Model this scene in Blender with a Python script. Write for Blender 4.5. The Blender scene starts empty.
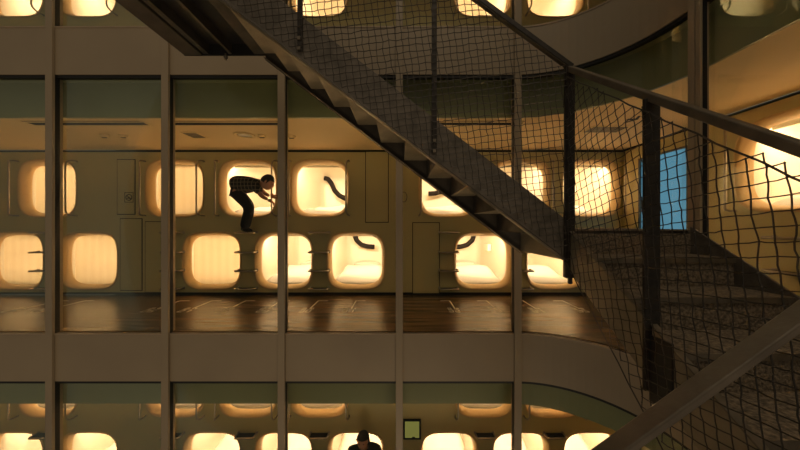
import bpy, bmesh, math, random
from mathutils import Vector, Matrix
from mathutils.geometry import tessellate_polygon
random.seed(7)
S = bpy.context.scene
C = S.collection
PI = math.pi
F = 290.0                      # focal length in pixels of the 800 px frame
ZC = 4.59                      # camera height above the lowest corridor floor
# ------------------------------------------------------------------ camera
cd = bpy.data.cameras.new('camera'); cam = bpy.data.objects.new('camera', cd); C.objects.link(cam)
cd.sensor_width = 36; cd.lens = F / 800 * 36; cd.clip_start = .02
cam.location = (0, 0, ZC); cam.rotation_euler = (PI / 2, 0, 0)
S.camera = cam
# ------------------------------------------------------------------ world, exposure
w = bpy.data.worlds.new('night'); S.world = w; w.use_nodes = True
WORLD = w.node_tree.nodes['Background']
WORLD.inputs[0].default_value = (.78, .66, .50, 1); WORLD.inputs[1].default_value = .17
S.view_settings.view_transform = 'Standard'; S.view_settings.look = 'None'
S.view_settings.gamma = 1; S.view_settings.exposure = 0.0
S.view_settings.use_curve_mapping = False
S.cycles.max_bounces = 10; S.cycles.diffuse_bounces = 6; S.cycles.transparent_max_bounces = 24
S.cycles.use_denoising = True; S.cycles.sample_clamp_indirect = 6
LAMP_W = 37.0
LOW_FILL_W = 430.0
def area(name, loc, aim, sx, sy, watt, col, parent=None):
    l = bpy.data.lights.new(name, 'AREA'); l.shape = 'RECTANGLE'; l.size = sx; l.size_y = sy
    l.energy = watt; l.color = col
    o = bpy.data.objects.new(name, l); C.objects.link(o); o.location = loc
    o.rotation_euler = (Vector(aim)).to_track_quat('-Z', 'Y').to_euler()
    if parent: o.parent = parent
    return o
# added unseen fill light for the facade, behind and far below the camera
area('low_fill', (2.0, -6.5, -8.5), (-1.0, 9.5, 11), 9, 3, LOW_FILL_W, (1, .74, .48))
area('top_fill', (2.5, -5, 17.5), (-.3, 7, -13), 9, 5, 330, (1, .80, .56))  # added unseen light from above to brighten the stair treads

# ------------------------------------------------------------------ helpers
def V(X, D, z): return Vector((X, D, z + ZC))
def px(x, y, D): return Vector(((x - 400) / F * D, D, ZC + (225 - y) / F * D))
def lin(c): return tuple(((v / 255) / 12.92 if v / 255 <= .04045 else ((v / 255 + .055) / 1.055) ** 2.4) for v in c) + (1,)
class MB:
    def __init__(s): s.v = []; s.f = []
    def add(s, vs, fs):
        n = len(s.v); s.v += [tuple(v) for v in vs]; s.f += [tuple(i + n for i in f) for f in fs]; return s
    def box(s, x0, y0, z0, x1, y1, z1):
        vs = [(x, y, z) for x in (x0, x1) for y in (y0, y1) for z in (z0, z1)]
        return s.add(vs, [(0, 1, 3, 2), (4, 6, 7, 5), (0, 4, 5, 1), (2, 3, 7, 6), (0, 2, 6, 4), (1, 5, 7, 3)])
    def prism(s, poly, axis, a, b):
        """poly: 2-D points; axis: 0 -> (y,z), 1 -> (x,z), 2 -> (x,y)"""
        def P(p, t): return ((t, p[0], p[1]), (p[0], t, p[1]), (p[0], p[1], t))[axis]
        n = len(poly); vs = [P(p, a) for p in poly] + [P(p, b) for p in poly]
        tri = tessellate_polygon([[Vector((p[0], p[1], 0)) for p in poly]])
        fs = [tuple(t) for t in tri] + [tuple(i + n for i in reversed(t)) for t in tri]
        fs += [(i, (i + 1) % n, (i + 1) % n + n, i + n) for i in range(n)]
        return s.add(vs, fs)
    def tube(s, pts, r, n=8, cap=True, flat=1.0):
        pts = [Vector(p) for p in pts]; N = len(pts); up = None; rings = []
        for i, p in enumerate(pts):
            t = (pts[min(i + 1, N - 1)] - pts[max(i - 1, 0)]).normalized()
            if up is None: up = Vector((0, 0, 1)) if abs(t.z) < .9 else Vector((1, 0, 0))
            a = (up - t * up.dot(t)).normalized(); b = t.cross(a); up = a
            rr = r[i] if isinstance(r, (list, tuple)) else r
            rings += [p + a * rr * math.cos(2 * PI * k / n) + b * rr * flat * math.sin(2 * PI * k / n) for k in range(n)]
        fs = [(i * n + k, i * n + (k + 1) % n, (i + 1) * n + (k + 1) % n, (i + 1) * n + k) for i in range(N - 1) for k in range(n)]
        if cap: fs += [tuple(range(n))[::-1], tuple(range((N - 1) * n, N * n))]
        return s.add(rings, fs)
    def bar(s, a, b, w, h, up=(0, 0, 1)):
        a = Vector(a); b = Vector(b); t = (b - a).normalized(); u = Vector(up); u = (u - t * u.dot(t)).normalized(); q = t.cross(u)
        vs = [p + q * (w / 2 * i) + u * (h / 2 * j) for p in (a, b) for i, j in ((-1, -1), (1, -1), (1, 1), (-1, 1))]
        return s.add(vs, [(0, 1, 2, 3)[::-1], (4, 5, 6, 7), (0, 1, 5, 4), (1, 2, 6, 5), (2, 3, 7, 6), (3, 0, 4, 7)])
    def wire(s, a, b, r):
        a = Vector(a); b = Vector(b); t = (b - a)
        if t.length < 1e-6: return
        t.normalize(); u = Vector((0, 0, 1)) if abs(t.z) < .8 else Vector((0, 1, 0)) if abs(t.y) < .8 else Vector((1, 0, 0))
        u = (u - t * u.dot(t)).normalized(); q = t.cross(u)
        vs = [p + u * r * math.cos(k * 2 * PI / 3) + q * r * math.sin(k * 2 * PI / 3) for p in (a, b) for k in range(3)]
        s.add(vs, [(0, 1, 4, 3), (1, 2, 5, 4), (2, 0, 3, 5)])
    def knot(s, p, r):
        p = Vector(p); d = [Vector(q) * r for q in ((1, 0, 0), (-1, 0, 0), (0, 1, 0), (0, -1, 0), (0, 0, 1), (0, 0, -1))]
        s.add([p + q for q in d], [(0, 2, 4), (2, 1, 4), (1, 3, 4), (3, 0, 4), (2, 0, 5), (1, 2, 5), (3, 1, 5), (0, 3, 5)])
    def rings(s, rs, closed=True, cap0=False, cap1=False):
        n = len(rs[0]); vs = [v for r in rs for v in r]
        fs = [(i * n + k, i * n + (k + 1) % n, (i + 1) * n + (k + 1) % n, (i + 1) * n + k) for i in range(len(rs) - 1) for k in range(n if closed else n - 1)]
        if cap0: fs.append(tuple(range(n))[::-1])
        if cap1: fs.append(tuple(range((len(rs) - 1) * n, len(rs) * n)))
        return s.add(vs, fs)
    def build(s, name, mat, parent=None, smooth=False, bevel=0, loc=None):
        me = bpy.data.meshes.new(name); me.from_pydata(s.v, [], s.f); me.validate()
        bm = bmesh.new(); bm.from_mesh(me); bmesh.ops.recalc_face_normals(bm, faces=bm.faces); bm.to_mesh(me); bm.free()
        o = bpy.data.objects.new(name, me); C.objects.link(o); me.materials.append(mat)
        if loc is not None: o.location = loc
        if parent: o.parent = parent
        if smooth:
            for p in me.polygons: p.use_smooth = True
        if bevel:
            m = o.modifiers.new('b', 'BEVEL'); m.width = bevel; m.segments = 2; m.limit_method = 'ANGLE'
        return o
def tag(o, label=None, cat=None, group=None, kind=None):
    if label: o['label'] = label
    if cat: o['category'] = cat
    if group: o['group'] = group
    if kind: o['kind'] = kind
    return o
def empty(name, loc=(0, 0, 0), rz=0):
    o = bpy.data.objects.new(name, None); C.objects.link(o); o.location = loc; o.rotation_euler = (0, 0, rz); o.empty_display_size = .1; return o
def struct(o, label=None): o['kind'] = 'structure'; (label and o.__setitem__('label', label)); return o
def copy_tree(o, parent=None):
    c = o.copy(); C.objects.link(c)
    if parent: c.parent = parent
    for ch in [q for q in bpy.data.objects if q.parent == o]: copy_tree(ch, c)
    return c

# ------------------------------------------------------------------ materials
def mat(name, col, rough=.6, metal=0, col2=None, scale=(8, 8, 8), bump=0, bscale=None, spec=.5, detail=4, obj=True):
    m = bpy.data.materials.new(name); m.use_nodes = True; nt = m.node_tree; b = nt.nodes['Principled BSDF']
    b.inputs['Base Color'].default_value = col; b.inputs['Roughness'].default_value = rough
    b.inputs['Metallic'].default_value = metal; b.inputs['Specular IOR Level'].default_value = spec
    tc = nt.nodes.new('ShaderNodeTexCoord')
    def noise(sc):
        mp = nt.nodes.new('ShaderNodeMapping'); mp.inputs['Scale'].default_value = sc
        nt.links.new(tc.outputs['Object'], mp.inputs[0])
        n = nt.nodes.new('ShaderNodeTexNoise'); n.inputs['Detail'].default_value = detail; n.inputs['Scale'].default_value = 1
        nt.links.new(mp.outputs[0], n.inputs['Vector']); return n
    n = noise(scale)
    r = nt.nodes.new('ShaderNodeValToRGB'); r.color_ramp.elements[0].position = .35; r.color_ramp.elements[1].position = .65
    r.color_ramp.elements[0].color = col; r.color_ramp.elements[1].color = col2 or tuple(min(1, c * 1.12) for c in col[:3]) + (1,)
    nt.links.new(n.outputs['Fac'], r.inputs[0]); nt.links.new(r.outputs[0], b.inputs['Base Color'])
    if bump:
        n2 = noise(bscale or scale); bp = nt.nodes.new('ShaderNodeBump'); bp.inputs['Strength'].default_value = bump; bp.inputs['Distance'].default_value = .01
        nt.links.new(n2.outputs['Fac'], bp.inputs['Height']); nt.links.new(bp.outputs[0], b.inputs['Normal'])
    return m
def emit(name, col, k):
    m = bpy.data.materials.new(name); m.use_nodes = True; nt = m.node_tree; nt.nodes.remove(nt.nodes['Principled BSDF'])
    e = nt.nodes.new('ShaderNodeEmission'); tc = nt.nodes.new('ShaderNodeTexCoord'); n = nt.nodes.new('ShaderNodeTexNoise'); n.inputs['Scale'].default_value = 3
    mx = nt.nodes.new('ShaderNodeMix'); mx.data_type = 'RGBA'; mx.inputs[6].default_value = col; mx.inputs[7].default_value = tuple(c * .85 for c in col[:3]) + (1,)
    nt.links.new(tc.outputs['Object'], n.inputs['Vector']); nt.links.new(n.outputs['Fac'], mx.inputs[0]); nt.links.new(mx.outputs[2], e.inputs[0])
    e.inputs[1].default_value = k; nt.links.new(e.outputs[0], nt.nodes['Material Output'].inputs[0]); return m
M = {}
M['facade'] = mat('facade_metal', (.29, .225, .145, 1), .5, 0, (.32, .25, .16, 1), (1.5, 1.5, 1.5), .02, (60, 60, 60))
M['facade_edge'] = mat('frame_metal', (.34, .26, .17, 1), .4, .1)
M['gasket'] = mat('black_gasket', (.006, .006, .005, 1), .6)
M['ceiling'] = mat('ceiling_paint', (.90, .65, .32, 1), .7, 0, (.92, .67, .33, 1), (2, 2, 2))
M['bulkhead'] = mat('bulkhead_paint', (.24, .235, .115, 1), .35, 0, (.26, .255, .125, 1), (2, 2, .3))
M['pod_wall'] = mat('capsule_wall_paint', (.56, .475, .225, 1), .45, 0, (.60, .51, .24, 1), (1.2, 1.2, 1.2))
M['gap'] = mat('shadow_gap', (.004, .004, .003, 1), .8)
M['floor'] = mat('brown_vinyl_floor', (.075, .044, .016, 1), .27, 0, (.16, .096, .038, 1), (1.2, 14, 1), .15, (5, 55, 1), .32, 6)
M['pod'] = mat('cream_moulded_plastic', (.80, .74, .60, 1), .35, 0, (.82, .76, .62, 1), (2, 2, 2))
M['rim'] = mat('amber_cream_moulding', (.72, .50, .24, 1), .4, 0, (.75, .53, .26, 1), (2, 2, 2))
M['bed'] = mat('white_bed_linen', (.62, .59, .52, 1), .9, 0, (.66, .63, .56, 1), (3, 3, 3), .6, (5, 5, 5))
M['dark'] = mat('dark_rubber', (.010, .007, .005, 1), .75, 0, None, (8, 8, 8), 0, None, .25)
M['steel'] = mat('brushed_steel', (.42, .36, .28, 1), .3, .8)
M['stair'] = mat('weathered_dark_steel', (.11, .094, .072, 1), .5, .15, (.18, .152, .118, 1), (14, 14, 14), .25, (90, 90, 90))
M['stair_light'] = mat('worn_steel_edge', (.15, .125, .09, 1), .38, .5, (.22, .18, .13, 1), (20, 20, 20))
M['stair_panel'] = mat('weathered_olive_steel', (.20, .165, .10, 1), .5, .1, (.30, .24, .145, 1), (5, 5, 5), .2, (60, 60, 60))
M['shade_steel'] = mat('shaded_black_steel', (.012, .011, .010, 1), .5)  # black colour stands in for shade in the stair's recesses
M['tread'] = mat('gritty_tread_coating', (.09, .07, .046, 1), .75, 0, (.28, .215, .14, 1), (70, 70, 70), 1.0, (70, 70, 70))
M['post'] = mat('dark_post_steel', (.018, .014, .010, 1), .45, .2, (.034, .027, .02, 1), (30, 30, 30), .1)
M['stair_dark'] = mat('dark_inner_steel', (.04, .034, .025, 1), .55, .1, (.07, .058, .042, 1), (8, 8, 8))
M['rail'] = mat('dark_handrail_steel', (.10, .078, .054, 1), .42, .2, (.15, .118, .082, 1), (9, 9, 9), .15, (50, 50, 50))
M['net'] = mat('dark_steel_wire', (.035, .028, .02, 1), .45, .3, (.06, .047, .034, 1), (30, 30, 30))
M['white'] = mat('white_floor_paint', (.75, .68, .52, 1), .6)
M['blue'] = emit('blue_lit_glass', (.12, .31, .45, 1), .85)
M['signgreen'] = emit('lit_green_panel', (.43, .40, .10, 1), .42)
M['black'] = mat('black_marking', (.01, .008, .005, 1), .6)
M['skin'] = mat('skin', (.42, .20, .12, 1), .5)
M['hair'] = mat('black_hair', (.010, .008, .007, 1), .6, 0, None, (50, 50, 50), .5, (120, 120, 120))
M['trouser'] = mat('black_trousers_cloth', (.008, .007, .007, 1), .9)
M['jacket'] = mat('black_jacket_cloth', (.010, .009, .009, 1), .85)
M['shoe'] = mat('black_shoe', (.008, .007, .006, 1), .6)
M['button'] = mat('white_badge', (.9, .88, .85, 1), .4)
def glass(name, tint, strength):
    m = bpy.data.materials.new(name); m.use_nodes = True; nt = m.node_tree; nt.nodes.remove(nt.nodes['Principled BSDF'])
    t = nt.nodes.new('ShaderNodeBsdfTransparent'); t.inputs[0].default_value = tint
    g = nt.nodes.new('ShaderNodeBsdfGlossy'); g.inputs['Roughness'].default_value = .01; g.inputs[0].default_value = (.9, 1, .92, 1)
    f = nt.nodes.new('ShaderNodeFresnel'); f.inputs[0].default_value = 1.45
    mu = nt.nodes.new('ShaderNodeMath'); mu.operation = 'MULTIPLY'; mu.inputs[1].default_value = strength
    mx = nt.nodes.new('ShaderNodeMixShader')
    nt.links.new(f.outputs[0], mu.inputs[0]); nt.links.new(mu.outputs[0], mx.inputs[0]); nt.links.new(t.outputs[0], mx.inputs[1]); nt.links.new(g.outputs[0], mx.inputs[2])
    nt.links.new(mx.outputs[0], nt.nodes['Material Output'].inputs[0]); return m
M['glass'] = glass('faintly_green_glass', (.96, .975, .94, 1), .22)
def blindmat():
    m = bpy.data.materials.new('blind_cloth'); m.use_nodes = True; nt = m.node_tree; nt.nodes.remove(nt.nodes['Principled BSDF'])
    a = nt.nodes.new('ShaderNodeBsdfTranslucent'); b = nt.nodes.new('ShaderNodeBsdfDiffuse'); x = nt.nodes.new('ShaderNodeMixShader'); x.inputs[0].default_value = .1
    wv = nt.nodes.new('ShaderNodeTexWave'); wv.inputs['Scale'].default_value = 2.2; tc = nt.nodes.new('ShaderNodeTexCoord'); nt.links.new(tc.outputs['Object'], wv.inputs[0])
    r = nt.nodes.new('ShaderNodeValToRGB'); r.color_ramp.elements[0].color = (.93, .88, .78, 1); r.color_ramp.elements[1].color = (.97, .93, .84, 1)
    nt.links.new(wv.outputs['Fac'], r.inputs[0]); nt.links.new(r.outputs[0], a.inputs[0]); b.inputs[0].default_value = (.85, .8, .68, 1)
    nt.links.new(a.outputs[0], x.inputs[1]); nt.links.new(b.outputs[0], x.inputs[2]); nt.links.new(x.outputs[0], nt.nodes['Material Output'].inputs[0]); return m
M['blind'] = blindmat()
def plaid():
    m = bpy.data.materials.new('plaid_shirt_cloth'); m.use_nodes = True; nt = m.node_tree; b = nt.nodes['Principled BSDF']; b.inputs['Roughness'].default_value = .9
    tc = nt.nodes.new('ShaderNodeTexCoord'); br = nt.nodes.new('ShaderNodeTexBrick')
    mp = nt.nodes.new('ShaderNodeMapping'); mp.inputs['Rotation'].default_value = (PI / 2, 0, 0)
    br.offset = 0; br.inputs['Scale'].default_value = 12; br.inputs['Mortar Size'].default_value = .05; br.inputs['Brick Width'].default_value = .7; br.inputs['Row Height'].default_value = .7
    br.inputs['Color1'].default_value = (.012, .010, .009, 1); br.inputs['Color2'].default_value = (.02, .016, .013, 1); br.inputs['Mortar'].default_value = (.20, .15, .09, 1)
    nt.links.new(tc.outputs['Object'], mp.inputs[0]); nt.links.new(mp.outputs[0], br.inputs['Vector']); nt.links.new(br.outputs[0], b.inputs['Base Color']); return m
M['plaid'] = plaid()

# ------------------------------------------------------------------ the building
DF, DW = 3.212, 4.93; XS = 1.285; CY = 2.262; R0 = .95; XL = -7.2; XR = 3.78; DN = .35
FL = [0.0, 3.4, 6.8]           # the three corridor floors
def path(o, n=20, x0=XL, d1=DN):
    """plan of the glazed front, moved inwards by o"""
    p = [(x0, DF + o), (XS, DF + o)]
    for i in range(1, n + 1):
        a = PI / 2 * i / n; p.append((XS + (R0 + o) * math.sin(a), CY + (R0 + o) * math.cos(a)))
    p.append((XS + R0 + o, d1)); return p
def strip(o0, o1, z0, z1, x0=XL):
    a = path(o0, x0=x0); b = path(o1, x0=x0); m = MB(); n = len(a)
    rs = [[(a[i][0], a[i][1], z0), (a[i][0], a[i][1], z1), (b[i][0], b[i][1], z1), (b[i][0], b[i][1], z0)] for i in range(n)]
    return m.rings(rs, True, True, True)
def room_poly(o): return path(o) + [(XR, DN), (XR, DW), (XL, DW)]
CEIL = 2.465; SP = .542
def slab(name, o, z0, z1, mt): return MB().prism(room_poly(o), 2, z0, z1).build(name, mt)
# floors, ceilings (each storey)
for i, f in enumerate(FL):
    struct(slab('floor', .04, f - .30, f, M['floor']), 'brown streaked floor of the capsule corridor')
    if i < 3:
        struct(slab('ceiling', .26, f + CEIL, f + CEIL + .30, M['ceiling']), 'warm lit plain ceiling of the capsule corridor')
        # olive bulkhead that closes the ceiling's front edge
        struct(strip(.235, .26, f + CEIL + .001, f + CEIL + .62).build('trim_1', M['bulkhead']), 'olive bulkhead behind the top of the glass')
    struct(strip(.0, .05, f - SP, f - .025).build('trim_2', M['facade']), 'brown metal spandrel band across the facade')
    struct(strip(-.006, .08, f - .025, f - .010).build('trim_3', M['facade_edge']), 'thin metal sill cap under the glass')
    struct(strip(.05, .24, f - SP + .02, f - SP + .06).build('trim_4', M['bulkhead']), 'soffit plate above the glass')
    if i < 3:
        struct(strip(.012, .06, f + CEIL + .385 - .022, f + CEIL + .395).build('trim_5', M['gasket']), 'black seal along the top of the glass')
struct(strip(.0, .05, 6.8 + 2.858, 6.8 + 3.4).build('trim_2', M['facade']))
# mullions
mull = [(c - 400) / 91.1 for c in (-299, -183, -67.5, 48.5, 164.5, 281, 399.3, 518.3)]
for X in mull:
    t = struct(MB().box(X - .0385, DF - .03, -.3, X + .0385, DF, 10.2).build('trim_6', M['facade'], bevel=.003), 'vertical brown metal mullion')
    MB().box(X - .0385, DF, -.3, X + .0385, DF + .045, 10.2).build('seal', M['gasket'], t)
    MB().box(X - .0385, DF + .045, -.3, X + .0385, DF + .075, 10.2).build('inner_post', M['facade_edge'], t)
XM = XS + R0
m = MB(); m.box(XM - .032, 2.13, -.3, XM - .012, 2.163, 10.2); m.box(XM - .032, 2.172, -.3, XM - .012, 2.222, 10.2); m.box(XM - .024, 2.135, -.3, XM - .014, 2.22, 10.2)
t = struct(m.build('trim_7', M['facade'], bevel=.002), 'grooved brown mullion where the curved glass ends')
MB().box(XM - .012, 2.13, -.3, XM + .022, 2.20, 10.2).build('seal', M['gasket'], t)
MB().box(XM + .022, 2.13, -.3, XM + .034, 2.20, 10.2).build('inner_post', M['facade_edge'], t)
# panel joints in the spandrels
for f in FL:
    for X in mull:
        for s in (-1, 1):
            pass
# glass: one pane a bay
wn = 0
for f in FL:
    z0, z1 = f - .008, f + CEIL + .385
    xs = [XL] + [x for x in mull if x > XL]
    for a, b in zip(xs[:-1], xs[1:]):
        wn += 1
        struct(MB().box(a + .02, DF + .034, z0, b - .02, DF + .042, z1).build('window_%d' % wn, M['glass']), 'tall flat pane of the facade')
    wn += 1
    pa = [(XS, DF + .034)] + path(.034)[2:-1]; pb = [(XS, DF + .042)] + path(.042)[2:-1]
    rs = [[(p[0], p[1], z0), (p[0], p[1], z1), (q[0], q[1], z1), (q[0], q[1], z0)] for p, q in zip(pa, pb)]
    struct(MB().rings(rs, True, True, True).build('window_%d' % wn, M['glass'], smooth=False), 'curved corner pane of the facade')
    wn += 1
    struct(MB().box(XM + .026, DN, z0, XM + .033, 2.13, z1).build('window_%d' % wn, M['glass']), 'pane of the facade beside the stair')
# end walls of the corridor
struct(MB().box(XL - .1, DF, -.3, XL, DW + .1, 10.2).build('wall_left', M['pod_wall']))
struct(MB().box(XM, DN - .1, -.3, XR + .1, DN, 10.2).build('wall_near', M['pod_wall']))

# ---- capsule walls with one squircle hole for each capsule
def sq(a, b, n=3.7, k=44):
    out = []
    for i in range(k):
        t = 2 * PI * i / k; c, s_ = math.cos(t), math.sin(t)
        out.append((a * math.copysign(abs(c) ** (2 / n), c), b * math.copysign(abs(s_) ** (2 / n), s_)))
    return out
HA, HB = .492, .484
def X_(p): return (p - 400) / 58.8
UP, LO = 1.19 + .62, 1.19 - .605
rows = {0: ([48, 175, 248, 320, 484, 553], [15, 89, 212, 284, 356, 449, 521, 592]),
        1: ([48, 175, 248, 320, 448, 521, 591], [15, 89, 212, 284, 356, 483, 555]),
        2: ([15, 88, 248, 319, 483, 555], [])}
def holed(outer, holes, to3):
    loops = [[Vector((p[0], p[1], 0)) for p in outer]] + [[Vector((p[0], p[1], 0)) for p in h] for h in holes]
    flat = [p for l in loops for p in l]; tri = tessellate_polygon(loops)
    return MB().add([to3(p) for p in flat], tri)
back = []; right = []
for i, f in enumerate(FL):
    U, L = rows[i]; cs = [(X_(p), f + UP, 'U', p) for p in U] + [(X_(p), f + LO, 'L', p) for p in L]
    back += [(c, i) for c in cs]
    holes = [[(x + q[0], z + q[1]) for q in sq(HA, HB)] for x, z, _, _ in cs]
    o = holed([(XL, f + .045), (XR, f + .045), (XR, f + CEIL - .035), (XL, f + CEIL - .035)], holes, lambda p: (p.x, DW, p.y)).build('wall_back', M['pod_wall'])
    struct(o, 'olive capsule wall of one corridor')
    rc = [(2.77, f + UP)]
    if i == 1: right += [(2.77, f + UP)]
    holes = [[(y + q[0], z + q[1]) for q in sq(HA, HB)] for y, z in rc] if i == 1 else []
    dh = [(3.80, f + .045), (3.80, f + 2.24), (4.60, f + 2.24), (4.60, f + .045)]
    outer = [(DN, f + .045), (3.80, f + .045), (3.80, f + 2.24), (4.60, f + 2.24), (4.60, f + .045), (DW, f + .045), (DW, f + CEIL - .035), (DN, f + CEIL - .035)]
    struct(holed(outer, holes, lambda p: (XR, p.x, p.y)).build('wall_right', M['pod_wall']))
    # dark recesses at ceiling and floor
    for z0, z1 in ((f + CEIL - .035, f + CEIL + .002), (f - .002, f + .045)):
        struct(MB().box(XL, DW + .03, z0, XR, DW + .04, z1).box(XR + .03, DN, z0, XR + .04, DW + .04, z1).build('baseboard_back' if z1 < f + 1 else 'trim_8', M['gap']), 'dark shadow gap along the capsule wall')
    # blue lit glass door
    d = MB().box(XR + .03, 3.80, f + .01, XR + .05, 4.60, f + 2.24).build('door_%d' % (i + 1), M['blue'] if i == 1 else M['pod_wall']); struct(d, 'tall glass door lit blue from behind' if i == 1 else 'flush door in the side wall')
    fr = MB()
    for a in ((3.80, 3.825, f, f + 2.24), (4.575, 4.60, f, f + 2.24), (3.80, 4.60, f + 2.215, f + 2.24)):
        fr.box(XR - .005, a[0], a[2], XR + .03, a[1], a[3])
    fr.build('door_frame', M['stair'], d)
    # closing plates behind the gaps and capsules
    struct(MB().box(XL, DW + 2.4, f - .3, XR + 2.6, DW + 2.45, f + 3.1).build('wall_rear', M['gap']))

# ---- flush panels and doors in the capsule wall
def flush(x0, y0, x1, y1, f, label):
    X0, X1 = X_(x0), X_(x1); Z0 = f + 1.19 + (225 - y1) / 58.8; Z1 = f + 1.19 + (225 - y0) / 58.8
    o = MB().box(X0, DW - .012, Z0, X1, DW - .001, Z1).build('access_panel', M['pod_wall'], bevel=.003)
    g = MB()
    for a in ((X0 - .012, Z0 - .012, X1 + .012, Z0), (X0 - .012, Z1, X1 + .012, Z1 + .012), (X0 - .012, Z0, X0, Z1), (X1, Z0, X1 + .012, Z1)):
        g.box(a[0], DW - .004, a[1], a[2], DW - .001, a[3])
    g.build('edge_gap', M['gap'], o); tag(o, label, 'wall panel', 'flush panels in the capsule walls'); return o
p1 = flush(121, 219, 142, 290, 3.4, 'tall flush olive panel right of the lower left capsule in the middle corridor')
flush(118, 160, 135, 214, 3.4, 'flush olive panel carrying the square dark sign in the middle corridor')
flush(146, 222, 163, 292, 3.4, 'flush olive panel behind the second mullion in the middle corridor')
flush(413, 223, 439, 293, 3.4, 'flush olive door panel left of the ladder below the stair flight')
flush(366, 152, 388, 222, 3.4, 'upper flush olive panel right of the capsule with the bent dark arm')
# square dark sign with a ring and bar
zc = 3.4 + 1.19 + (225 - 197.5) / 58.8; xc = X_(130)
s = MB().box(xc - .075, DW - .017, zc - .085, xc + .075, DW - .0125, zc + .085).build('wall_sign', M['pod_wall'])
m = MB()
for a in ((-.075, -.085, .075, -.077), (-.075, .077, .075, .085), (-.075, -.077, -.067, .077), (.067, -.077, .075, .077)): m.box(xc + a[0], DW - .019, zc + a[1], xc + a[2], DW - .017, zc + a[3])
m.tube([(xc + .05 * math.cos(t * PI / 10), DW - .018, zc + .05 * math.sin(t * PI / 10)) for t in range(21)], .006, 6)
m.bar((xc - .036, DW - .018, zc + .036), (xc + .036, DW - .018, zc - .036), .01, .004, (0, 1, 0))
m.bar((xc - .03, DW - .018, zc - .012), (xc + .028, DW - .018, zc - .012), .004, .014)
m.build('pictogram', M['black'], s)
tag(s, 'small square dark no smoking sign beside the second upper capsule', 'sign')
# faint round marks beside the upper capsule right of centre
zc = 3.4 + 1.19 + (225 - 197) / 58.8; xc = X_(404)
m = MB(); m.tube([(xc + .05 * math.cos(t * PI / 10), DW - .004, zc + .085 * math.sin(t * PI / 10)) for t in range(21)], .006, 6)
tag(m.build('hand_ring', M['stair_light']), 'small oval ring handle on the wall left of the strut', 'handle')
# pale green lit panel in the lowest corridor
zc = 1.19 + (3.4 * 58.8 - (428.5 - 225)) / 58.8; xc = X_(412)
t = empty('lit_sign', (xc, DW, zc)); tag(t, 'small pale green lit panel on the wall of the lowest corridor', 'sign')
MB().box(-.15, -.03, -.17, .15, -.001, .17).build('sign_case', M['gap'], t, bevel=.006)
MB().box(-.12, -.035, -.135, .12, -.03, .14).build('sign_face', M['signgreen'], t)
m = MB(); m.box(.0, -.037, -.132, .05, -.035, -.115); m.box(-.12, -.037, -.137, .12, -.035, -.132); m.build('dark_mark', M['black'], t)
# tiny text marks under the middle row
for xx, yy in ((145 , 249), (160, 249)):
    pass

# ---- the sleeping capsule
LAMP = (1, .69, .45)
def make_pod():
    r = empty('sleeping_capsule')
    rs = []
    for a, d in ((.0, -.012), (.012, -.016), (-.004, -.014), (-.02, .004), (-.038, .035), (-.052, .08), (-.058, .126), (-.05, .14)):
        rs.append([(x, d, z) for x, z in sq(HA + a, HB + a)])
    rs = [[(x, 0.0, z) for x, z in sq(HA + .012, HB + .012)]] + rs[1:]
    MB().rings(rs).build('rim', M['rim'], r, smooth=True)
    sh = [[(x, .14, z) for x, z in sq(HA - .05, HB - .05)]]
    for d, a, n in ((.15, -.01, 4), (.2, .035, 5), (1.9, .035, 5), (2.02, .0, 5), (2.06, -.07, 5)):
        sh.append([(x, d, z) for x, z in sq(HA + a, HB + a - .0, n)])
    MB().rings(sh, cap1=True).build('shell', M['pod'], r, smooth=True)
    m = MB(); n = 16
    vs = []; fs = []
    rnd = random.Random(3)
    for j in range(n + 1):
        for i in range(n + 1):
            u, v = i / n, j / n
            edge = min(u, 1 - u, v, 1 - v) * 8; edge = min(1, edge) ** .4
            vs.append((-.46 + .92 * u, .24 + 1.7 * v, -.455 + .10 * edge + .035 * math.sin(7 * u + 5 * v) * v + .03 * math.sin(13 * v + 3 * u) * edge + (.10 * edge * max(0, math.sin(3 * v - .2)) if v < .7 else 0)))
    fs = [(j * (n + 1) + i, j * (n + 1) + i + 1, (j + 1) * (n + 1) + i + 1, (j + 1) * (n + 1) + i) for j in range(n) for i in range(n)]
    MB().add(vs, fs).box(-.46, .24, -.49, .46, 1.94, -.42).build('quilt', M['bed'], r, smooth=True)
    rp = [[(x * k * 1.0, 1.72 + dy * .16, -.30 + z * k * .9) for x, z in sq(.30, .09, 2.6, 20)] for dy, k in ((-1, .25), (-.85, .75), (-.4, 1), (.4, 1), (.85, .75), (1, .25))]
    MB().rings(rp, True, True, True).build('pillow', M['bed'], r, smooth=True)
    MB().box(-.2, .03, -.461, .2, .06, -.449).build('shade_strip', M['dark'], r, bevel=.004)  # dark strip put in for the shadow between mattress and rim
    MB().box(-.36, .235, .405, .36, .262, .478).build('lamp_housing', M['pod'], r)
    area('lamp', (0, .27, .44), (0, 1, -.12), .7, .06, LAMP_W, LAMP, r)
    MB().box(.44, 1.2, .05, .515, 1.5, .2).build('control_panel', M['pod'], r, bevel=.01)
    return r
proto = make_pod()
POD = {}
def arm(parent, flip, rot=0):
    pts = [(-.34, .50), (-.30, .38), (-.25, .25), (-.14, .15), (.0, .11), (.16, .10)]
    if rot: pts = [(-.38, .46), (-.30, .44), (-.22, .34), (-.15, .18), (-.04, .06), (.12, -.02), (.2, -.04)]
    MB().tube([(flip * x, 1.75 + .0 * k, z) for k, (x, z) in enumerate(pts)], .055, 10).build('bent_arm', M['dark'], parent, smooth=True)
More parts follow.
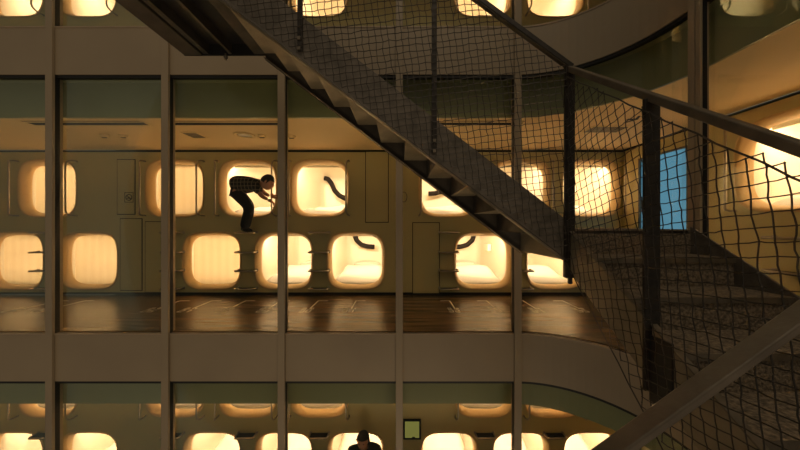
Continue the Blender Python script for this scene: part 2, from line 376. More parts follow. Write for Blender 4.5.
def rail(name, parent, s_):
    z = .45; x = s_ * .468; pr = -.15; e = s_ * .03
    pts = [(x + e, -.0, z + .01), (x + e, -.07, z + .012), (x + e * .8, -.12, z), (x + e * .3, pr + .005, z - .03), (x, pr, z - .07), (x, pr, 0), (x, pr, -z + .07), (x + e * .3, pr + .005, -z + .03), (x + e * .8, -.12, -z), (x + e, -.07, -z - .012), (x + e, 0, -z - .01)]
    return MB().tube(pts, .013, 8).build(name, M['steel'], parent, smooth=True)
names = {0: 'lowest', 1: 'middle', 2: 'top'}
order = ['leftmost', 'second from the left', 'third from the left', 'fourth from the left', 'fifth from the left', 'sixth from the left', 'seventh from the left', 'rightmost']
first = True
rail_proto = None; rung_proto = None
rails = []
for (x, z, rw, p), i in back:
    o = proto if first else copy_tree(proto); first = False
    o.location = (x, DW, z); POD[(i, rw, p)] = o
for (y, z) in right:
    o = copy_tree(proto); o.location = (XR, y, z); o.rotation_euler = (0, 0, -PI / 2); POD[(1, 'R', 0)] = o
for (i, rw), ps in {(i, rw): sorted(k[2] for k in POD if k[:2] == (i, rw)) for i in range(3) for rw in 'UL'}.items():
    for k, p in enumerate(ps):
        o = POD[(i, rw, p)]
        pos = 'rightmost' if k == len(ps) - 1 else order[k]
        extra = {(1, 'U', 248): ', with the person leaning into it', (1, 'U', 320): ', holding the bent dark arm', (0, 'L', 356): ', with the person sitting in it'}.get((i, rw, p), '')
        o['label'] = 'glowing round-cornered capsule, %s in the %s row of the %s corridor%s' % (pos.replace(' from the left', ' from left'), {'U': 'upper', 'L': 'lower'}[rw], names[i], '' if not extra else '')
        if extra: o['label'] = {'U320': 'glowing capsule with bent dark arm, upper row, left of the stair flight', 'U248': 'glowing upper capsule that the bending person leans into', 'L356': 'glowing capsule with the person sitting in it, lowest corridor'}[rw + str(p)]
        tag(o, None, 'sleeping capsule', 'glowing sleeping capsules in the corridor walls')
tag(POD[(1, 'R', 0)], 'large near capsule in the side wall behind the right mullion', 'sleeping capsule', 'glowing sleeping capsules in the corridor walls')
for k in ((1, 'U', 48), (1, 'U', 175), (1, 'L', 15), (1, 'L', 89), (1, 'L', 212)):
    MB().box(-.455, .20, -.45, .455, .206, .45).build('roller_blind', M['blind'], POD[k])
arm(POD[(1, 'U', 320)], 1, 1); arm(POD[(1, 'L', 356)], 1); arm(POD[(1, 'U', 448)], -1); arm(POD[(1, 'L', 483)], -1)
# grab rails on both sides of the upper capsules, ladder rungs below them
def where(i, p):
    return {0: 'lowest', 1: 'middle', 2: 'top'}[i], order[sorted(rows[i][0]).index(p)].replace(' from the left', ' from left')
g0 = {}
for i in range(3):
    for p in rows[i][0]:
        for s_ in (-1, 1):
            if s_ not in g0:
                t = empty('grab_rail'); rail('rail', t, s_); g0[s_] = t; q = t
            else: q = copy_tree(g0[s_])
            q.location = (X_(p), DW, FL[i] + UP)
            st, od = where(i, p)
            tag(q, 'grab rail %s of the upper capsule %s, %s corridor' % ('left' if s_ < 0 else 'right', od, st), 'grab rail', 'upright grab rails beside the upper capsules')
for s_ in (-1, 1):
    q = copy_tree(g0[s_]); q.location = (XR, 2.77, FL[1] + UP); q.rotation_euler = (0, 0, -PI / 2)
    tag(q, 'steel grab rail on the %s side of the large near capsule' % ('left' if s_ < 0 else 'right'), 'grab rail', 'upright grab rails beside the upper capsules')
rz_ = [-.125, -.455, -.765, -1.065]
rt = None
def rung_root():
    t = empty('ladder_rung')
    MB().tube([(-.155, 0, 0), (-.155, -.12, 0), (-.14, -.145, 0), (.14, -.145, 0), (.155, -.12, 0), (.155, 0, 0)], .0145, 8).build('bent_bar', M['steel'], t, smooth=True)
    MB().box(-.142, -.13, -.006, .142, -.015, .004).build('tread_pad', M['dark'], t, bevel=.002)
    for s_ in (-1, 1): MB().box(s_ * .155 - .022, -.008, -.022, s_ * .155 + .022, 0, .022).build('wall_plate', M['steel'], t, bevel=.003)
    return t
hn = ['highest', 'second', 'third', 'lowest']
for i in (0, 1):
    for p in rows[i][0]:
        for k, dz in enumerate(rz_):
            if rt is None: rt = rung_root(); q = rt
            else: q = copy_tree(rt)
            q.location = (X_(p), DW, FL[i] + 1.19 + dz); st, od = where(i, p)
            if i == 0 and k == 0: pass
            tag(q, '%s rung below the upper capsule %s, %s corridor' % (hn[k], od, st), 'ladder rung', 'steel ladder rungs below the upper capsules')
for k, dz in enumerate(rz_):
    q = copy_tree(rt); q.location = (XR, 2.77, FL[1] + 1.19 + dz); q.rotation_euler = (0, 0, -PI / 2)
    tag(q, '%s steel rung below the large near capsule on the right' % hn[k], 'ladder rung', 'steel ladder rungs below the upper capsules')

# ---- ceiling fittings of the middle corridor
zc = 3.4 + CEIL
def diffuser(x0, x1, lab):
    t = empty('air_diffuser', ((x0 + x1) / 2, 3.615, zc)); hw = (x1 - x0) / 2
    m = MB()
    for a in ((-hw, -.095, hw, -.078), (-hw, .078, hw, .095), (-hw, -.095, -hw + .02, .095), (hw - .02, -.095, hw, .095), (-hw, -.055, hw, -.02)): m.box(a[0], a[1], -.005, a[2], a[3], .0)
    m.build('frame', M['ceiling'], t); MB().box(-hw + .01, -.085, -.0045, hw - .01, .085, -.0005).build('slot', M['gap'], t)
    tag(t, lab, 'air diffuser', 'long ceiling air diffusers')
diffuser(-4.66, -3.17, 'long slotted ceiling diffuser left of the second mullion')
diffuser(-2.88, -1.42, 'long slotted ceiling diffuser above the bending person')
diffuser(.35, 1.55, 'long slotted ceiling diffuser behind the stair mesh')
def grille(x, y, sx, sy, lab):
    t = empty('ceiling_grille', (x, y, zc)); MB().box(-sx, -sy, -.012, sx, sy, 0).build('frame', M['ceiling'], t, bevel=.003)
    m = MB(); n = 7
    for k in range(n): m.box(-sx + .02, -sy + .02 + (2 * sy - .04) * k / n, -.016, sx - .02, -sy + .02 + (2 * sy - .04) * (k + .55) / n, -.012)
    m.build('slats', M['rail'], t); tag(t, lab, 'ceiling grille')
grille(-2.9, 4.1, .11, .13, 'small square ceiling grille left of the round downlight')
grille(2.72, 3.85, .24, .13, 'wide ceiling grille near the black arrow')
t = empty('downlight', (-2.2, 4.1, zc)); m = MB()
m.rings([[(r * math.cos(a * PI / 16), r * math.sin(a * PI / 16), z) for a in range(32)] for r, z in ((.14, 0), (.14, -.012), (.11, -.014), (.10, -.002))], True, True, True).build('trim_ring', M['ceiling'], t, smooth=True)
MB().rings([[(r * math.cos(a * PI / 16), r * math.sin(a * PI / 16), z) for a in range(32)] for r, z in ((.098, -.003), (.06, -.006), (.01, -.007))], True, True, True).build('lens', M['stair_light'], t, smooth=True)
tag(t, 'round unlit downlight in the ceiling above the bending person', 'downlight')
def sensor(x, y, lab):
    t = empty('smoke_detector', (x, y, zc))
    MB().rings([[(r * math.cos(a * PI / 10), r * math.sin(a * PI / 10), z) for a in range(20)] for r, z in ((.055, 0), (.055, -.012), (.035, -.03), (.01, -.034))], True, True, True).build('body', M['ceiling'], t, smooth=True)
    MB().box(-.03, -.012, -.037, .03, .012, -.028).build('sensor_cage', M['gap'], t)
    tag(t, lab, 'detector', 'small detectors on the ceiling')
sensor(-1.96, 4.12, 'small ceiling detector right of the round downlight')
sensor(-4.2, 4.12, 'small ceiling detector above the doors, left one of two')
sensor(-3.93, 4.12, 'small ceiling detector above the doors, right one of two')
sensor(-1.55, 4.15, 'small ceiling detector beside the third mullion')
# arrow on the ceiling
xc, yc = 2.80, 3.50; m = MB(); z = zc - .003
m.box(xc - .06, yc - .026, z, xc + .03, yc + .026, z + .002)
m.prism([(xc - .02, yc + .115), (xc + .012, yc + .115), (xc + .07, yc), (xc + .012, yc - .115), (xc - .02, yc - .115), (xc + .03, yc)], 2, z, z + .002)
tag(m.build('arrow_marking', M['black']), 'black arrow pointing right on the corridor ceiling', 'marking')

# ---- white capsule numbers and leader lines on the floor of the middle corridor
SEG = {'0': 'abcdef', '1': 'bc', '2': 'abged', '3': 'abgcd', '4': 'fgbc', '5': 'afgcd', '6': 'afgedc', '7': 'abc', '8': 'abcdefg', '9': 'abcdfg'}
def digit(m, ch, ox, oy, w_, h_, z, t_=.009):
    P = {'a': (0, h_, w_, h_), 'g': (0, h_ / 2, w_, h_ / 2), 'd': (0, 0, w_, 0), 'f': (0, h_ / 2, 0, h_), 'e': (0, 0, 0, h_ / 2), 'b': (w_, h_ / 2, w_, h_), 'c': (w_, 0, w_, h_ / 2)}
    for s_ in SEG[ch]:
        a = P[s_]; m.box(ox + a[0] - t_ / 2, oy + a[1] - t_ / 2, z, ox + a[2] + t_ / 2, oy + a[3] + t_ / 2, z + .0015)
marks = [(-5.35, 1, '24'), (-4.95, 1, '25'), (-3.45, 1, '26'), (-2.95, 1, '27'), (-2.42, 1, '28'), (-1.87, 1, '29'), (-1.28, 1, '30'), (-.69, 1, '31'), (.78, -1, '32'), (1.36, -1, '33'), (1.93, -1, '34'), (2.55, -1, '35')]
mo = ['leftmost', 'second from left', 'third from left', 'fourth from left', 'fifth from left', 'sixth from left', 'seventh from left', 'last left of the door panel', 'first right of the door panel', 'second right of the door panel', 'third right of the door panel', 'rightmost']
for k, (x, s_, tx) in enumerate(marks):
    m = MB(); z = 3.4005
    m.box(x - .008, 4.12, z, x + .008, 4.55, z + .0015); m.box(min(x, x + s_ * .14) - .008, 4.54, z, max(x, x + s_ * .14) + .008, 4.556, z + .0015)
    digit(m, tx[0], x - .10, 3.96, .055, .10, z); digit(m, tx[1], x - .015, 3.96, .055, .10, z)
    digit(m, tx[0], x - .10, 4.09, .045, .07, z); digit(m, tx[1], x + .02 , 4.10, .03, .05, z)
    tag(m.build('floor_number', M['white']), 'small white capsule number with leader line on the floor, %s' % mo[k], 'floor marking', 'white numbers on the corridor floor')

# ------------------------------------------------------------------ outdoor stair
def zrel(z): return z + ZC
RISE = .172; SL = .768
# --- flight crossing the picture
t = empty('stair_flight', V(0, 1.98, .6)); O = -t.location
def part(m, name, mt, par, **k):
    o = m.build(name, mt, par, **k); o.location = -par.location; return o
X0, X1 = -1.30, 1.165
top = lambda X: .907 - .768 * X
bot = lambda X: .614 - .757 * X
def stringer(D0, D1, b0=0):
    return MB().prism([(X0, zrel(top(X0))), (X1, zrel(top(X1))), (X1, zrel(bot(X1) + b0)), (X0, zrel(bot(X0) + b0))], 1, D0, D1)
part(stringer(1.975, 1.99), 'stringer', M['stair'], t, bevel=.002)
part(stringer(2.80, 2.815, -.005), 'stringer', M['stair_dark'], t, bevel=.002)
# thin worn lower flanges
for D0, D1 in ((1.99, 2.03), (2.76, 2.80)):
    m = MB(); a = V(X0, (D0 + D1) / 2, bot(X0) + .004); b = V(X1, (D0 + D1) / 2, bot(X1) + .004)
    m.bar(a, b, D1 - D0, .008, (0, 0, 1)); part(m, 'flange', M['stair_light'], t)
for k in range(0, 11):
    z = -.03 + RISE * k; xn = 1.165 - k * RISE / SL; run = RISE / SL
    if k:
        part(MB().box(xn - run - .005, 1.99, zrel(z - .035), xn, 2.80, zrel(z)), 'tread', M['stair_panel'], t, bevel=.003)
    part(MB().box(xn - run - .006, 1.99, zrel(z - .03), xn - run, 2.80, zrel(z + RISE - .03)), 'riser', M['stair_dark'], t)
    for dd in (2.0, 2.775): pass
bolts = MB()
for X in (-.68, .232):
    for dz in (.05, .12): bolts.box(X - .01, 1.945, zrel(bot(X) + dz), X + .01, 1.975, zrel(bot(X) + dz + .02))
part(bolts, 'bolts', M['stair_light'], t)
tag(t, 'dark steel stair flight crossing the facade from upper left down to the landing', 'stair')
# --- middle landing
t = empty('stair_landing', V(1.6, 2.4, -.03))
part(MB().box(1.165, 2.02, zrel(-.04), 2.02, 2.80, zrel(-.03)), 'deck', M['tread'], t)
part(MB().box(1.165, 2.02, zrel(-.25), 1.175, 2.80, zrel(-.04)), 'side_beam', M['stair_panel'], t)
part(MB().box(1.165, 2.79, zrel(-.25), 2.02, 2.80, zrel(-.04)).box(2.01, 2.02, zrel(-.25), 2.02, 2.79, zrel(-.04)), 'edge_beam', M['stair'], t)
part(MB().box(1.45, 2.03, zrel(-.2), 1.49, 2.79, zrel(-.04)).box(1.75, 2.03, zrel(-.2), 1.79, 2.79, zrel(-.04)), 'joist', M['stair'], t)
tag(t, 'dark steel stair landing between the two flights', 'stair landing')
# --- flight coming down towards the viewer on the right
t = empty('stair_flight', V(1.6, 1.3, -.6)); r2, n2 = .17, .262
nose = lambda D: -.03 - r2 / n2 * (2.02 - D)
De = .30
for k in range(1, 7):
    z = -.03 - r2 * k; d0 = 2.02 - n2 * (k - 1); d1 = d0 - n2
    part(MB().box(1.163, d1 - .012, zrel(z - .03), 2.018, d0, zrel(z)), 'tread', M['tread'], t)
    part(MB().box(1.163, d1 - .018, zrel(z - .03), 2.018, d1 - .012, zrel(z + .001)), 'nosing', M['stair_light'], t)
    part(MB().box(1.163, d0 - .006, zrel(z), 2.018, d0, zrel(z + r2 - .03)), 'riser', M['tread'], t)
def str2(x0, x1, up, dn): return MB().prism([(2.02, zrel(nose(2.02) + up)), (De, zrel(nose(De) + up)), (De, zrel(nose(De) - dn)), (2.02, zrel(nose(2.02) - dn))], 0, x0, x1)
part(str2(1.150, 1.162, .025, .25), 'stringer', M['stair_panel'], t, bevel=.002)
part(str2(2.020, 2.032, .02, .25), 'stringer', M['stair'], t, bevel=.002)
part(MB().bar(V(1.158, 2.02, nose(2.02) + .028), V(1.158, De, nose(De) + .028), .03, .006), 'flange', M['stair_light'], t)
part(MB().box(1.138, 1.215, zrel(-.80), 1.148, 1.325, zrel(-.50)), 'shadow_plate', M['shade_steel'], t)  # black plate put in for the shadow beside the post
part(MB().box(1.135, 1.76, zrel(-.235), 1.150, 1.83, zrel(-.175)), 'bracket', M['stair_light'], t, bevel=.006)
tag(t, 'gritty dark stair flight descending towards the viewer at the right', 'stair')
# --- upper landing seen from below
t = empty('stair_landing', V(-1.7, 2, 1.86))
part(MB().box(-2.15, 1.2, zrel(1.85), -1.30, 2.90, zrel(1.86)), 'deck', M['shade_steel'], t)  # blackened for the shade between the joists
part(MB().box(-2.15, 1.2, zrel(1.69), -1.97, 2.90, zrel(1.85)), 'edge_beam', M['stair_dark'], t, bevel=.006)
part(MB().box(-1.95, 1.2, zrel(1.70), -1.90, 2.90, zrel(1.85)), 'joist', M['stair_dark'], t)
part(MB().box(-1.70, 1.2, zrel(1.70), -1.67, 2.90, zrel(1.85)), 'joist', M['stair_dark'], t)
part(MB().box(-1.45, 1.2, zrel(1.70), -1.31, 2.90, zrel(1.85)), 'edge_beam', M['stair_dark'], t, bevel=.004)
part(MB().box(-2.15, 2.885, zrel(1.69), -1.31, 2.90, zrel(1.85)), 'end_plate', M['shade_steel'], t)
part(MB().box(-2.15, 1.2, zrel(1.80), -1.31, 2.885, zrel(1.81)), 'soffit_plate', M['shade_steel'], t)
m = MB(); m.tube([V(-1.73, 2.88, 1.70), V(-1.73, 2.88, 1.64)], .012, 6); m.tube([V(-1.73, 2.88, 1.675), V(-1.73, 2.88, 1.66)], .022, 6); part(m, 'bolt', M['stair'], t)
tag(t, 'dark steel landing with joists seen from below at upper left', 'stair landing')

# --- railings
t = empty('stair_railing', V(0, 1.97, 1.4))
hr = lambda X: 1.085 - .73 * (X - 1.147)
part(MB().bar(V(-1.35, 1.975, hr(-1.35)), V(1.165, 1.975, hr(1.165)), .045, .034), 'handrail', M['post'], t, bevel=.004)
for X, w2, dep in ((-.676, .034, .012), (.232, .034, .012), (1.147, .068, .012)):
    z0 = bot(X) + (.05 if w2 < .05 else .0); z1 = hr(X) - .01
    m = MB().box(X - w2 / 2, 1.958, zrel(z0), X + w2 / 2, 1.972, zrel(z1)).box(X - w2 / 2, 1.958, zrel(z0), X - w2 / 2 + .006, 1.99, zrel(top(X) + 0)) if 0 else MB().box(X - w2 / 2, 1.955, zrel(z0), X + w2 / 2, 1.973, zrel(z1))
    part(m, 'post', M['post'], t, bevel=.002)
part(MB().box(1.12, 1.955, zrel(-.36), 1.19, 2.0, zrel(-.24)).box(1.14, 1.95, zrel(-.40), 1.165, 1.98, zrel(-.34)), 'clamp', M['post'], t, bevel=.008)
tag(t, 'dark steel railing along the flight crossing the facade', 'railing')
t = empty('stair_railing', V(1.15, 1.3, .2))
h2 = lambda D: .22 + .742 * (D - .834)
part(MB().bar(V(1.15, 1.99, h2(1.99)), V(1.15, .32, h2(.32)), .042, .034), 'handrail', M['rail'], t, bevel=.004)
for D in (1.33, .62):
    part(MB().box(1.117, D - .008, zrel(nose(D) - .28), 1.188, D + .008, zrel(h2(D) - .01)), 'post', M['post'], t, bevel=.002)
tag(t, 'dark steel railing along the flight descending at the right', 'railing')
t = empty('stair_railing', V(.6, .62, -.4))
zf = lambda X: -.802 + .72 * X
m = MB(); m.add([V(X, D, zf(X) + dz) for X in (.05, 1.09) for D, dz in ((.600, .0), (.645, .0), (.645, -.022), (.600, -.022))], [(3, 2, 1, 0), (4, 5, 6, 7), (0, 1, 5, 4), (1, 2, 6, 5), (2, 3, 7, 6), (3, 0, 4, 7)])
part(m, 'handrail', M['rail'], t, bevel=.004)
for X in (.12, 1.07):
    part(MB().box(X - .02, .615, zrel(zf(X) - 1.0), X + .02, .63, zrel(zf(X) - .02)), 'post', M['post'], t)
tag(t, 'broad dark handrail bar slanting close across the lower right corner', 'railing')

# --- wire nets
def net(name, to3, inside, c, rot, u0, u1, v0, v1, r, lab, jit=.003, seed=1):
    rnd = random.Random(seed); nodes = {}; m = MB(); ca, sa = math.cos(rot), math.sin(rot)
    uc, vc = (u0 + u1) / 2, (v0 + v1) / 2; L = int(max(u1 - u0, v1 - v0) / c * .85) + 2
    for i in range(-L, L + 1):
        for j in range(-L, L + 1):
            a, b = i * c, j * c; u = uc + a * ca - b * sa; v = vc + a * sa + b * ca
            if inside(u, v): nodes[(i, j)] = to3(u + rnd.gauss(0, jit), v + rnd.gauss(0, jit), rnd.gauss(0, .0025))
    for (i, j), p in nodes.items():
        m.knot(p, r * 1.9)
        for q in ((i + 1, j), (i, j + 1)):
            if q in nodes:
                b = nodes[q]; mid = (p + b) / 2 + Vector((rnd.gauss(0, .0012), rnd.gauss(0, .0012), -abs(rnd.gauss(0, .0015)))); m.wire(p, mid, r); m.wire(mid, b, r)
    return m
t = empty('wire_net', V(0, 1.95, 1.2))
m = net('n', lambda u, v, w_: V(u, 1.949 + w_ * .5, v), lambda u, v: -1.3 < u < 1.13 and bot(u) + .0 < v < hr(u) - .04, .0445, math.radians(7), -1.3, 1.13, -.25, 2.9, .0029, '')
part(m, 'mesh', M['net'], t)
m = MB(); m.wire(V(-1.3, 1.949, hr(-1.3) - .035), V(1.13, 1.949, hr(1.13) - .035), .004); m.wire(V(-1.3, 1.949, bot(-1.3)), V(1.13, 1.949, bot(1.13)), .004)
m.wire(V(1.13, 1.949, hr(1.13) - .035), V(1.13, 1.949, bot(1.13)), .004); part(m, 'edge_cable', M['net'], t)
tag(t, 'dark square wire net hung on the railing of the crossing flight', 'wire net')
t = empty('wire_net', V(1.13, 1.3, -.1))
tw = lambda D: .142 + .765 * (D - .826)
bw = lambda D: -.33 - .98 * (1.85 - D)
m = net('n', lambda u, v, w_: V(1.108 + w_, u, v), lambda u, v: 1.30 < u < 1.93 and bw(u) < v < tw(u) + .012, .050, math.radians(-13), 1.3, 1.93, -1.0, 1.0, .0025, '', .0025, 4)
part(m, 'mesh', M['net'], t)
m = net('n', lambda u, v, w_: V(1.108 + w_, u, v), lambda u, v: .36 < u < 1.335 and bw(u) < v < tw(u) + .034, .0455, math.radians(-6), .36, 1.33, -1.8, .6, .0025, '', .002, 5)
part(m, 'mesh', M['net'], t)
m = MB()
def cab(f, a, b, n=24):
    pts = [V(1.108, a + (b - a) * k / n, f(a + (b - a) * k / n) + .004 * math.sin(k * 2.1)) for k in range(n + 1)]
    for p, q in zip(pts[:-1], pts[1:]): m.wire(p, q, .0038)
cab(tw, 1.93, .36)
part(m, 'edge_cable', M['net'], t)
m = MB(); cab(bw, 1.93, .36)
part(m, 'edge_cable', M['net'], t)
tag(t, 'coarse dark wire net hung beside the flight descending at the right', 'wire net')

# ------------------------------------------------------------------ people
def skin_mesh(verts, edges, radii, root=0, sub=2):
    me = bpy.data.meshes.new('sk'); me.from_pydata([tuple(v) for v in verts], edges, []); o = bpy.data.objects.new('sk', me); C.objects.link(o)
    o.modifiers.new('s', 'SKIN'); sv = me.skin_vertices[0].data
    for k, r in enumerate(radii): sv[k].radius = (r, r) if not isinstance(r, tuple) else r
    sv[root].use_root = True
    s_ = o.modifiers.new('d', 'SUBSURF'); s_.levels = sub; s_.render_levels = sub
    dg = bpy.context.evaluated_depsgraph_get(); dg.update(); ev = o.evaluated_get(dg); out = bpy.data.meshes.new_from_object(ev)
    vs = [v.co.copy() for v in out.vertices]; fs = [tuple(p.vertices) for p in out.polygons]
    bpy.data.objects.remove(o); bpy.data.meshes.remove(me); bpy.data.meshes.remove(out)
    return vs, fs
def chain(*segs):
    """segs: lists of (point, radius), a point equal to an earlier one shares its vertex"""
    vs, rs, es = [], [], []
    def idx(p, r):
        for i, v in enumerate(vs):
            if (v - p).length < 1e-5: return i
        vs.append(Vector(p)); rs.append(r); return len(vs) - 1
    for sg in segs:
        last = None
        for p, r in sg:
            i = idx(p, r)
            if last is not None and last != i: es.append((last, i))
            last = i
    return vs, es, rs
def head(m, c, fwd, R=.095):
    H = 1.22 if R < .1 else 1.0
    """head with brow, nose, ears and chin at c, looking along fwd"""
    f = Vector(fwd).normalized(); up = Vector((0, 0, 1)); up = (up - f * up.dot(f)).normalized(); s_ = f.cross(up)
    n, k = 14, 18; rs = []
    for a in range(1, n):
        th = PI * a / n; ring = []
        for b in range(k):
            ph = 2 * PI * b / k; x = math.sin(th) * math.cos(ph); y = math.sin(th) * math.sin(ph); z = math.cos(th)
            fr = R * 1.02; sd = R * .80
            if z < -.1: sd *= 1 + .35 * (z + .1); 
            p = f * (x * fr + (.012 if x > 0 and z < -.3 else 0)) + s_ * (y * sd) + up * (z * R * H)
            ring.append(Vector(c) + p)
        rs.append(ring)
    m.rings(rs, True, True, True)
    C0 = Vector(c)
    nose_ = [C0 + f * (R * .98) + up * .018, C0 + f * (R * 1.0) - up * .018 + s_ * .013, C0 + f * (R * 1.0) - up * .018 - s_ * .013, C0 + f * (R * 1.22) - up * .016, C0 + f * R * .9 - up * .028]
    m.add(nose_, [(0, 1, 3), (0, 3, 2), (1, 4, 3), (2, 3, 4)])
    for q in (-1, 1):
        e = C0 + s_ * (q * R * .80) - f * .01
        m.tube([e - up * .028, e + s_ * (q * .012), e + up * .026], [.008, .015, .009], 6)
    return f, up, s_
def hair(c, f, up, s_, R=.095):
    H = 1.28 if R < .1 else 1.05
    n, k = 9, 18; rs = []; C0 = Vector(c) - f * .012 + up * .012
    for a in range(1, n):
        th = PI * .60 * a / (n - 1); ring = []
        for b in range(k):
            ph = 2 * PI * b / k; x = math.sin(th) * math.cos(ph); y = math.sin(th) * math.sin(ph); z = math.cos(th)
            if x > .2 and z < .42: z = .42 + (z - .42) * .1; 
            ring.append(C0 + f * (x * R * 1.08) + s_ * (y * R * .9) + up * (z * R * H))
        rs.append(ring)
    return MB().rings(rs, True, True, True)
def hand_segs(w_, d, up, sc=1.0):
    """palm and five bent fingers leaving wrist w_ along d"""
    d = Vector(d).normalized(); up = Vector(up); up = (up - d * up.dot(d)).normalized(); s_ = d.cross(up); w_ = Vector(w_)
    out = []; palm = w_ + d * .045 * sc; out.append([(w_, .024 * sc), (palm, .030 * sc)])
    for k, (off, ln) in enumerate(((-.028, .06), (-.010, .072), (.010, .068), (.027, .052))):
        a = palm + d * .03 * sc + s_ * off * sc; b = a + d * ln * .5 * sc - up * .008 * sc; c2 = b + d * ln * .3 * sc - up * ln * .5 * sc
        out.append([(palm, .030 * sc), (a, .010 * sc), (b, .009 * sc), (c2, .0075 * sc)])
    a = w_ + d * .03 * sc - s_ * .032 * sc; out.append([(w_, .024 * sc), (a, .011 * sc), (a + d * .03 * sc - s_ * .012 * sc - up * .01 * sc, .0095 * sc)])
    return out
# person bending into the upper capsule
P = lambda x, y, D=4.62: px(x, y, D)
hd = P(267.6, 182.6, 4.55)
pel = P(232.5, 189); s1 = P(242, 184.5); s2 = P(251.5, 183.5); nk = P(259, 184.2, 4.6); nk2 = P(263.5, 183.2, 4.57)
shN, shF = P(255.5, 186, 4.50), P(255.5, 184, 4.74)
elN, elF = P(261.5, 196, 4.50), P(264, 193, 4.74); wrN, wrF = P(268, 199.6, 4.56), P(269.5, 196, 4.765)
hpN, hpF = P(235.5, 192, 4.55), P(235.5, 191, 4.71)
knN, knF = P(249.5, 207.5, 4.60), P(250.5, 206, 4.76)
anN, anF = P(243.5, 228.2, 4.735), P(245.8, 228.0, 4.80)
toN, toF = P(248, 230.6, 4.77), P(250, 230.4, 4.83)
t = empty('person', P(245, 232, 4.7)); tag(t, 'person in a checked shirt and black trousers bending into an upper capsule', 'person')
bd = [[(pel, .10), (s1, .10), (s2, .11), (nk, .06), (nk2, .045), (hd, .06)],
      [(s2, .11), (shN, .05), (elN, .036), (wrN, .024)], [(s2, .11), (shF, .05), (elF, .036), (wrF, .024)],
      [(pel, .10), (hpN, .075), (knN, .052), (anN, .035), (toN, .03)], [(pel, .10), (hpF, .075), (knF, .052), (anF, .035), (toF, .03)]]
def body(segs, hands, hdc, fwd, par, R=.095):
    m = MB(); m.add(*skin_mesh(*chain(*segs)))
    for w_, d, up in hands: m.add(*skin_mesh(*chain(*hand_segs(w_, d, up)), sub=1))
    f, u, s_ = head(m, hdc, fwd, R); part(m, 'body', M['skin'], par, smooth=True)
    part(hair(hdc, f, u, s_, R), 'hair', M['hair'], par, smooth=True)
    e = MB()
    for q in (-1, 1):
        e.knot(Vector(hdc) + f * (R * .93) + u * .012 + s_ * (q * .032), .012)
    part(e, 'eyes', M['black'], par); e = MB(); c = Vector(hdc) + f * (R * .97) - u * .052; e.tube([c - s_ * .022, c + f * .004, c + s_ * .022], .004, 6); part(e, 'mouth', M['hair'], par)
body(bd, [(wrN, wrN - elN, (0, 0, 1)), (wrF, (.9, .2, -.1), (0, -1, 0))], hd, (.8, .15, -.5), t)
def cloth(segs, name, mt, par): m = MB(); m.add(*skin_mesh(*chain(*segs))); return part(m, name, mt, par, smooth=True)
mN = shN.lerp(elN, .75); mF = shF.lerp(elF, .75)
cloth([[(P(232, 187), .14), (P(237, 185.5), .165), (s1, .165), (s2, .150), (nk, .085)], [(s2, .150), (shN, .075), (mN, .058)], [(s2, .150), (shF, .075), (mF, .058)]], 'shirt', M['plaid'], t)
pel = P(235.5, 190.5)
cloth([[(P(240, 187.5), .11), (pel, .13), (hpN, .105), (knN, .082), (anN + Vector((0, 0, -.01)), .066)], [(pel, .135), (hpF, .11), (knF, .082), (anF + Vector((0, 0, -.01)), .066)]], 'trousers', M['trouser'], t)
for a, b in ((anN, toN), (anF, toF)):
    part(MB().tube([a - Vector((.03, 0, .02)), a - Vector((-.02, 0, .02)), b, b + Vector((.035, .0, -.003))], [.03, .036, .032, .018], 8), 'shoe', M['shoe'], t, smooth=True)
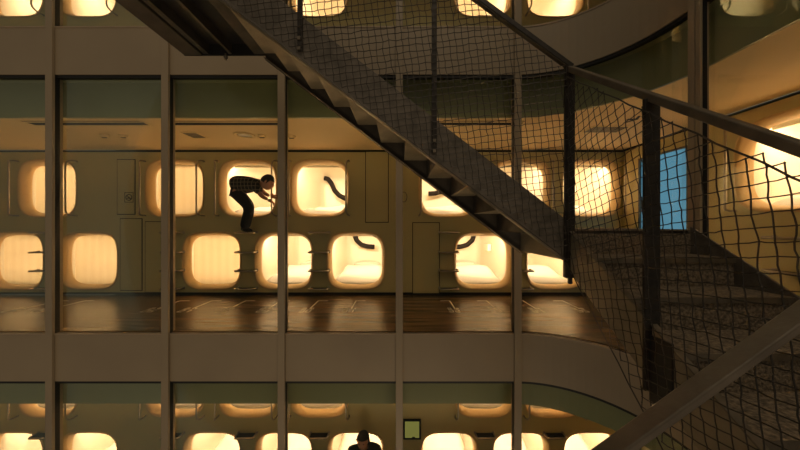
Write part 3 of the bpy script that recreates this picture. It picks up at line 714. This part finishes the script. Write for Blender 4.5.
# person sitting in a capsule of the lowest corridor
Q = lambda x, y, D=4.86: px(x, y, D)
hd = Q(363, 440.3, 4.66); nk = Q(364.5, 446.5, 4.78); s2 = Q(365, 455, 4.86); s1 = Q(365, 468, 4.93); pel = Q(364.5, 480, 4.97)
shN, shF = Q(352, 451, 4.80), Q(377.5, 450.5, 4.82)
elN, elF = Q(348, 471, 4.68), Q(381, 471, 4.70); wrN, wrF = Q(357, 480, 4.42), Q(371, 480, 4.42)
hpN, hpF = Q(359, 482, 4.93), Q(370, 482, 4.93); knN, knF = px(355, 487, 4.48), px(373, 487, 4.48)
anN, anF = px(357, 519, 4.34), px(372, 519, 4.34); toN, toF = anN + Vector((-.02, -.15, -.04)), anF + Vector((.02, -.15, -.04))
t = empty('person', Q(364, 490, 4.6)); tag(t, 'dark haired person in a black jacket sitting in a capsule of the lowest corridor', 'person')
bd = [[(pel, .11), (s1, .11), (s2, .12), (nk, .055), (hd, .06)], [(s2, .12), (shN, .055), (elN, .042), (wrN, .027)], [(s2, .12), (shF, .055), (elF, .042), (wrF, .027)],
      [(pel, .11), (hpN, .08), (knN, .058), (anN, .04), (toN, .03)], [(pel, .11), (hpF, .08), (knF, .058), (anF, .04), (toF, .03)]]
body(bd, [(wrN, (.2, -1, -.2), (0, 0, 1)), (wrF, (-.2, -1, -.2), (0, 0, 1))], hd, (-.10, -.9, .02), t, .115)
cloth([[(pel + Vector((0, 0, .03)), .14), (s1, .15), (s2, .175), (nk - Vector((0, 0, .02)), .10)], [(s2, .175), (shN, .105), (elN, .075), (wrN, .045)], [(s2, .175), (shF, .105), (elF, .068), (wrF, .045)]], 'jacket', M['jacket'], t)
cloth([[(pel, .14), (hpN, .11), (knN, .08), (anN + Vector((0, 0, .03)), .06)], [(pel, .14), (hpF, .11), (knF, .08), (anF + Vector((0, 0, .03)), .06)]], 'trousers', M['trouser'], t)
c = px(363, 447.8, 4.58); m = MB(); m.rings([[(c.x + r * math.cos(a * PI / 8), c.y + y, c.z + r * math.sin(a * PI / 8)) for a in range(16)] for r, y in ((.016, 0), (.016, -.006), (.01, -.009))], True, True, True)
part(m, 'badge', M['button'], t)
for a, b in ((anN, toN), (anF, toF)):
    part(MB().tube([a + Vector((0, .05, -.04)), a - Vector((0, .03, .04)), b, b + Vector((0, -.05, -.005))], [.035, .042, .038, .02], 8), 'shoe', M['shoe'], t, smooth=True)
